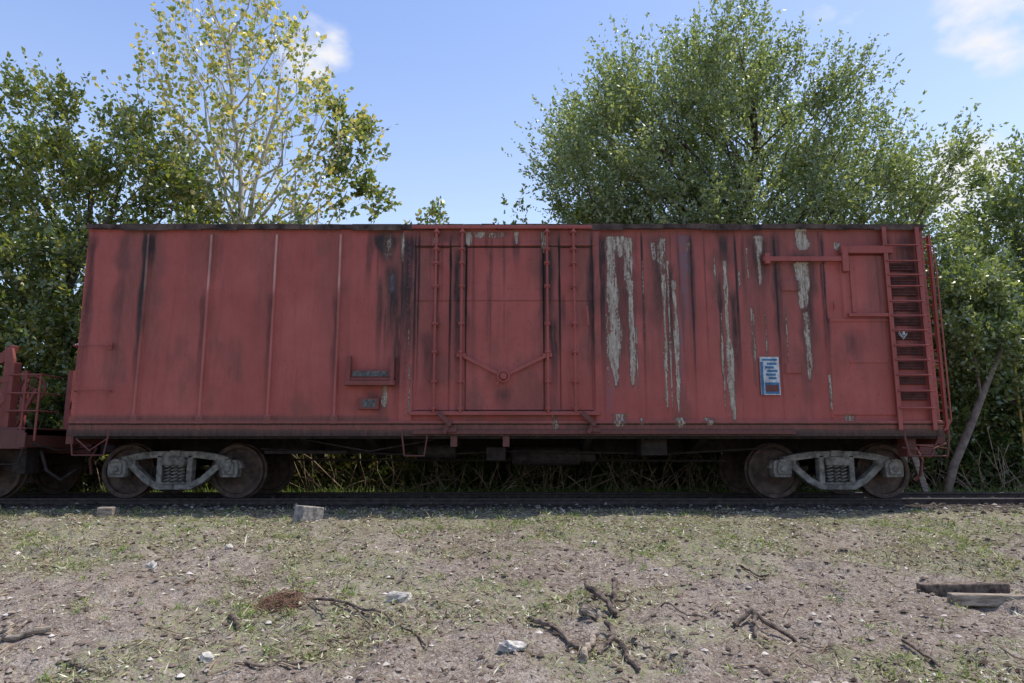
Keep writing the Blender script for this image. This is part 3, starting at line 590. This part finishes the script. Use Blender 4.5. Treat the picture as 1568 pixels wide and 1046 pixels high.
# ------------------------------------------------------------------ vegetation
def pip(x,z,poly):
    ins=np.zeros(len(x),bool); n=len(poly)
    for i in range(n):
        x1,z1=poly[i]; x2,z2=poly[(i+1)%n]
        c=((z1>z)!=(z2>z)); xx=(x2-x1)*(z-z1)/((z2-z1) if z2!=z1 else 1e-9)+x1; ins^=c&(x<xx)
    return ins
def crown(name,poly,yc,depth,nclump,cr,nsh,nl,ls,mat,parent,seed,shL=.55,droop=.0,up=.7,ar=.28):
    r=np.random.default_rng(seed); P=np.array(poly); lo=P.min(0);hi=P.max(0); C=[]
    while len(C)<nclump*6:
        x=r.uniform(lo[0],hi[0],400); z=r.uniform(lo[1],hi[1],400); m=pip(x,z,poly); x=x[m];z=z[m]
        y=yc+depth*r.uniform(-1,1,len(x)); C+=list(zip(x,y,z))
    C=np.array(C[:nclump*6]); sel=[0]; dmin=np.linalg.norm((C-C[0])*[1,.7,1],axis=1)
    for _ in range(nclump-1):
        j=int(np.argmax(dmin*r.uniform(.45,1,len(C)))); sel.append(j); dmin=np.minimum(dmin,np.linalg.norm((C-C[j])*[1,.7,1],axis=1))
    C=C[sel]; cen=np.array([P[:,0].mean(),yc,P[:,1].mean()-1])
    k=r.integers(0,nclump,nsh); rad=cr*r.uniform(.6,1.3,nclump)
    off=r.normal(0,1,(nsh,3)); off/=np.linalg.norm(off,axis=1)[:,None]; off*=(r.random(nsh)**.5*rad[k])[:,None]
    B=C[k]+off; out=B-cen; out/=np.linalg.norm(out,axis=1)[:,None]+1e-6
    D=out*.55+off/(rad[k][:,None])*.6+np.array([0,0,up])+r.normal(0,.3,(nsh,3)); D/=np.linalg.norm(D,axis=1)[:,None]
    L=shL*r.uniform(.5,1.5,nsh)
    t=r.random((nsh,nl)); Q=B[:,None]+D[:,None]*(t*L[:,None])[...,None]; Q[...,2]-=droop*t*t*L[:,None]; Q+=r.normal(0,ls*.4,Q.shape)*(1.2-t)[...,None]
    d=D[:,None]*.6+r.normal(0,.55,Q.shape)-np.array([0,0,.15]); d/=np.linalg.norm(d,axis=2)[...,None]
    s=ls*r.uniform(.6,1.3,(nsh,nl)); sd=np.cross(d,r.normal(0,1,d.shape)); sd/=np.linalg.norm(sd,axis=2)[...,None]+1e-6
    kites(name,Q.reshape(-1,3),(d*s[...,None]).reshape(-1,3),(sd*(s*ar)[...,None]).reshape(-1,3),mat,parent)
    return C,B,D,L
def limbs(name,trunk,C,r0,mat,parent,sub=None,seed=1,thin=.02):
    rr=random.Random(seed); mb=MB(); tt=[]
    for a_,b_ in zip(trunk,trunk[1:]):
        for f in (0,.25,.5,.75): tt.append([a_[c]*(1-f)+b_[c]*f+rr.gauss(0,.03) for c in range(3)])
    tt.append(trunk[-1]); m=len(tt); mb.tube(tt,[r0*(1-.85*i/(m-1)) for i in range(m)],10)
    T=[Vector(t) for t in tt]
    for c in C:
        c=Vector(c); b=min(T[2:],key=lambda t: abs((c.z-t.z)-1.25*math.hypot(c.x-t.x,c.y-t.y)-.3)+rr.uniform(0,.4)); d=(c-b).length
        if c.z<T[3].z: continue
        mid1=b.lerp(c,.35)+Vector((rr.gauss(0,.07),rr.gauss(0,.07),-.03))*d; mid2=b.lerp(c,.7)+Vector((rr.gauss(0,.06),rr.gauss(0,.06),-.02))*d
        r1=min(r0*.35,.008+.010*d); mb.tube([b,mid1,mid2,c],[r1,r1*.75,r1*.5,thin*.45],6,False)
    if sub is not None:
        B,D,L=sub
        for i in range(len(B)):
            b=Vector(B[i]); d=Vector(D[i])*L[i]; mb.tube([b-d*.4,b+d*.4,b+d*.8],[.008,.005,.003],3,False)
    return mb.obj(name,mat,parent,0,True)
t=empty('silver_maple_tree',(5.8,5.5,0))
poly=[(1.0,7.5),(1.6,8.7),(2.5,9.7),(3.3,9.5),(4.4,10.3),(5.6,10.5),(6.8,9.8),(7.7,9.0),(8.2,8.0),(9.0,7.5),(9.7,7.7),(9.9,6.8),(9.3,5.4),(9,4.6),(3,4.6),(2.2,6.0),(1.4,6.8)]
C,B,D,L=crown('leaves',poly,5.6,1.7,125,.58,9000,17,.095,L_BIG,t,11,.72,up=.95,ar=.27)
limbs('trunk_and_limbs',[(5.8,5.5,-.3),(5.7,5.6,2),(5.9,5.5,4),(5.7,5.6,6),(6,5.5,8),(6,5.5,9.6)],C,.24,M_BARK,t,(B[::24],D[::24],L[::24]))
t=empty('mulberry_tree',(-10.5,5.5,0))
poly=[(-13.3,8.3),(-12.3,8.5),(-11.6,9.3),(-11.2,7.6),(-10.7,7.8),(-10.3,8.8),(-9.8,9.0),(-9.4,8.2),(-9.0,8.8),(-8.4,7.6),(-7.8,6.8),(-6.6,5.9),(-6.4,4),(-7,1),(-13.3,1)]
C,B,D,L=crown('leaves',poly,5.4,1.0,95,.48,4400,15,.13,L_DARK,t,12,.62,up=.8)
limbs('trunk_and_limbs',[(-10.5,5.5,-.3),(-10.4,5.6,2),(-10.7,5.5,4),(-10.3,5.6,6),(-10.4,5.5,8.3)],C,.2,M_BARK,t,(B[::20],D[::20],L[::20]))
t=empty('cottonwood_tree',(-6.9,6.5,0))
poly=[(-8.9,8),(-9.3,10),(-9.0,12.0),(-8,13),(-6.5,13),(-5.8,12),(-5.5,10.8),(-4.8,9.6),(-4.2,9.4),(-3.9,8.2),(-4.6,7.0),(-5.5,6.2),(-8.5,6.2)]
C,B,D,L=crown('leaves',poly,6.3,1.2,75,.55,900,8,.135,L_SPARSE,t,13,.65,up=1.0,ar=.38)
limbs('trunk_and_limbs',[(-6.9,6.5,-.3),(-7.0,6.4,3),(-6.95,6.5,6),(-7.1,6.5,8),(-7.4,6.4,10),(-7.6,6.5,12)],C[:48],.12,M_PALEB,t,(B[::2],D[::2],L[::2]))
mb=MB(); mb.tube([(-6.95,6.5,5),(-6.6,6.3,7.5),(-6.2,6.4,9.6),(-6.1,6.4,11.2)],[.07,.05,.035,.015],8)
mb.tube([(-7.0,6.4,6.2),(-7.6,6.3,8),(-8.1,6.4,10)],[.05,.035,.012],8); mb.obj('forks',M_PALEB,t,0,True)
C,B,D,L=crown('leaves_green_tip',[(-4.7,9.0),(-4.0,9.5),(-3.7,8.2),(-3.5,6.6),(-4.3,6.9)],6.3,.4,9,.33,170,11,.14,L_DARK,t,23,.4,ar=.36)
t=empty('elm_tree',(12.4,4.5,0))
poly=[(9.6,4.8),(10.2,5.2),(10.7,5.8),(11.3,6.6),(11.9,7.7),(12.4,7.9),(13.6,8.1),(13.6,.8),(11,.8),(9.2,1.0),(8.2,3)]
C,B,D,L=crown('leaves',poly,4.9,1.1,80,.5,3800,15,.115,L_ELM,t,14,.65,up=.9)
limbs('trunk_and_limbs',[(12.4,4.5,-.3),(12.3,4.6,2),(12.5,4.5,4),(12.6,4.5,6),(12.5,4.5,8)],C,.18,M_BARK,t)
t=empty('leaning_sapling',(8.3,2.8,0)); mb=MB(); mb.tube([(8.28,3.0,-.2),(8.55,3.0,.5),(8.95,3.0,1.25),(9.35,3.05,2.0),(9.75,3.1,2.7),(10.0,3.2,3.6)],[.085,.078,.07,.06,.045,.03],10); mb.tube([(9.2,3.0,1.7),(9.3,3.2,2.5),(9.2,3.3,3.3)],[.03,.025,.015],8); mb.obj('trunk',simple('smooth_bark',(.12,.09,.07),(.30,.245,.19),6,.8,.4),t,0,True)
crown('leaves',[(8.9,2.4),(9.0,4.2),(9.9,4.6),(10.6,2.6)],3.2,.4,14,.45,520,12,.11,L_ELM,t,19,.4)
for i,(xx,zz) in enumerate(((-1.9,6.15),(-.05,6.1),(1.7,6.6),(2.6,6.2),(.9,5.8),(-5.2,6.2))):
    t=empty('sapling',(xx,5,0)); C,B,D,L=crown('leaves',[(xx-.45,zz-2.2),(xx-.3,zz-.35),(xx+.1,zz-.2),(xx+.45,zz-.5),(xx+.5,zz-2.2)],5,.4,9,.35,160,12,.12,L_DARK,t,40+i,.35)
    limbs('stem',[(xx,5,-.3),(xx+.05,5,2),(xx,5,4),(xx,5,zz-.3)],C,.04,M_BARK,t)
t=empty('thicket',(0,6,0))
crown('leaves_low',[(-14,-.1),(-14,1.5),(14,1.5),(14,-.1)],4.6,.8,240,.45,5600,11,.12,L_BUSH,t,15,.35)
crown('leaves_back',[(-15,-.1),(-15,4.4),(-8,4.3),(8,4.0),(15,4.4),(15,-.1)],7.3,.9,200,.9,3600,12,.24,L_BUSH,t,16,.5,ar=.38)
crown('leaves_foot',[(-15,-.2),(-15,.9),(15,.9),(15,-.2)],6.4,.4,150,.5,2800,9,.27,L_BUSH,t,26,.3,ar=.44)
crown('leaves_sides',[(-12.0,0),(-12.0,5),(-6.5,4.8),(-6.6,0)],4.3,.6,50,.6,1500,13,.12,L_DARK,t,17,.4)
crown('leaves_sides_b',[(6.6,1.2),(6.8,4.4),(13.2,4.6),(13.2,0),(9.6,0)],4.6,.6,50,.6,1500,13,.12,L_ELM,t,18,.4)
mb=MB()
for i in range(760):
    x=random.uniform(-13,13); y=random.uniform(3.1,4.2); a_=random.gauss(0,.6); L_=random.uniform(.5,1.7)
    p=[(x+math.sin(a_)*L_*f+random.gauss(0,.03),y+random.gauss(0,.05),-.1+math.cos(a_)*L_*f-(.3*f*f if i%3 else 0)) for f in (0,.35,.7,1)]
    r=random.uniform(.004,.013); mb.tube(p,[r,r*.9,r*.7,r*.4],5)
mb.obj('brambles',M_TWIG,t,0,True)
n=14000; x=rng.uniform(-13,13,n); y=rng.uniform(2.8,4.0,n); a=rng.uniform(0,6.28,n); l=rng.gamma(4,.035,n)
D=np.stack([np.cos(a)*l*.5,np.sin(a)*l*.5,l*rng.uniform(.3,1,n)],-1); Sd=np.stack([-np.sin(a)*.008,np.cos(a)*.008,0*a],-1)
kites('weeds',np.stack([x,y,ground(x,y)],-1),D,Sd,L_GRASS)
t=empty('wooden_prop',(7.6,2.9,0)); mb=MB(); mb.beam((7.35,2.9,-.2),(7.55,2.9,.75),.10,.1); mb.beam((7.95,2.95,-.2),(7.7,2.95,.8),.12,.08); mb.obj('posts',M_GREYW,t,.01)
t=empty('marker_pole',(10.5,3.8,0)); mb=MB(); mb.tube([(10.52,3.8,-.3),(10.52,3.8,3.4)],.025,10); mb.box(10.47,10.57,3.76,3.78,3.1,3.4); mb.obj('pole',M_YEL,t)
# ------------------------------------------------------------------ light, sky
sd=Vector((.42,.16,1)).normalized(); el=math.asin(sd.z); az=math.atan2(sd.x,sd.y)
sun=bpy.data.lights.new('sun','SUN'); sun.energy=5.0; sun.angle=math.radians(.5); sun.color=(1,.95,.87)
so=bpy.data.objects.new('sun',sun); so.rotation_euler=sd.to_track_quat('Z','Y').to_euler(); so.location=(5,5,20); scene.collection.objects.link(so)
w=bpy.data.worlds.new('World'); scene.world=w; w.use_nodes=True; nt=w.node_tree; bg=nt.nodes['Background']
sky=nt.nodes.new('ShaderNodeTexSky'); sky.sky_type='NISHITA'; sky.sun_disc=False; sky.sun_elevation=el; sky.sun_rotation=az; sky.air_density=1.0; sky.dust_density=1.2; sky.ozone_density=1.0
tc=nt.nodes.new('ShaderNodeTexCoord'); nrm=nt.nodes.new('ShaderNodeVectorMath'); nrm.operation='NORMALIZE'; nt.links.new(tc.outputs['Generated'],nrm.inputs[0])
def wm(op,a,b=0,cl=False):
    m=nt.nodes.new('ShaderNodeMath'); m.operation=op; m.use_clamp=cl
    for i,v in enumerate((a,b)):
        if hasattr(v,'links'): nt.links.new(v,m.inputs[i])
        else: m.inputs[i].default_value=v
    return m.outputs[0]
def wmix(f,a,b,mode='MIX'):
    m=nt.nodes.new('ShaderNodeMix'); m.data_type='RGBA'; m.blend_type=mode
    for v,i in ((f,0),(a,6),(b,7)):
        if hasattr(v,'links'): nt.links.new(v,m.inputs[i])
        elif i==0: m.inputs[0].default_value=v
        else: m.inputs[i].default_value=(*v,1)
    return m.outputs[2]
nz=nt.nodes.new('ShaderNodeTexNoise'); nz.inputs['Scale'].default_value=9; nz.inputs['Detail'].default_value=4; nz.inputs['Roughness'].default_value=.6
mp=nt.nodes.new('ShaderNodeMapping'); mp.inputs['Scale'].default_value=(1,1,1.8); nt.links.new(nrm.outputs[0],mp.inputs[0]); nt.links.new(mp.outputs[0],nz.inputs['Vector'])
tot=None
for (cx_,cy_,rad,st) in ((465,80,2.2,.9),(505,75,1.5,.7),(1530,25,3.2,1.0),(1480,285,3.2,1.2),(1400,300,2.6,.8),(1290,0,1.8,.5)):
    v=(523-cy_)/F; u=(cx_-784)/F; d=Vector((u,math.cos(TH)-v*math.sin(TH),math.sin(TH)+v*math.cos(TH))).normalized()
    dp=nt.nodes.new('ShaderNodeVectorMath'); dp.operation='DOT_PRODUCT'; nt.links.new(nrm.outputs[0],dp.inputs[0]); dp.inputs[1].default_value=d
    mr=nt.nodes.new('ShaderNodeMapRange'); mr.inputs[1].default_value=math.cos(math.radians(rad*1.5)); mr.inputs[2].default_value=1; mr.inputs[4].default_value=st; nt.links.new(dp.outputs['Value'],mr.inputs[0])
    tot=mr.outputs[0] if tot is None else wm('MAXIMUM',tot,mr.outputs[0])
c=wm('ADD',wm('MULTIPLY',tot,.75),wm('MULTIPLY',wm('SUBTRACT',nz.outputs['Fac'],.5),2.8))
c=wm('MULTIPLY',wm('SUBTRACT',c,.32),1.6,True); c=wm('MULTIPLY',c,wm('MULTIPLY',tot,1.7,True),True)
sp=nt.nodes.new('ShaderNodeSeparateXYZ'); nt.links.new(nrm.outputs[0],sp.inputs[0])
h=wm('DIVIDE',wm('SUBTRACT',1.0,wm('MAXIMUM',sp.outputs[2],0.0)),.68); h=wm('POWER',h,2.8)
base=wmix(1.0,sky.outputs[0],(.18,.55,2.2),'ADD'); base=wmix(h,base,wmix(1.0,base,(1.6,1.6,.85),'ADD'))
out=wmix(c,base,(6.0,6.1,6.4)); nt.links.new(out,bg.inputs[0]); bg.inputs[1].default_value=.15
# ------------------------------------------------------------------ camera
cam=bpy.data.cameras.new('camera'); cam.lens=24; cam.sensor_width=36; cam.clip_end=2000; cam.clip_start=.05
co=bpy.data.objects.new('camera',cam); co.location=(0,-CY,CZ); co.rotation_euler=(math.pi/2+TH,0,0); scene.collection.objects.link(co); scene.camera=co
scene.view_settings.view_transform='Standard'; scene.view_settings.look='None'; scene.view_settings.exposure=0
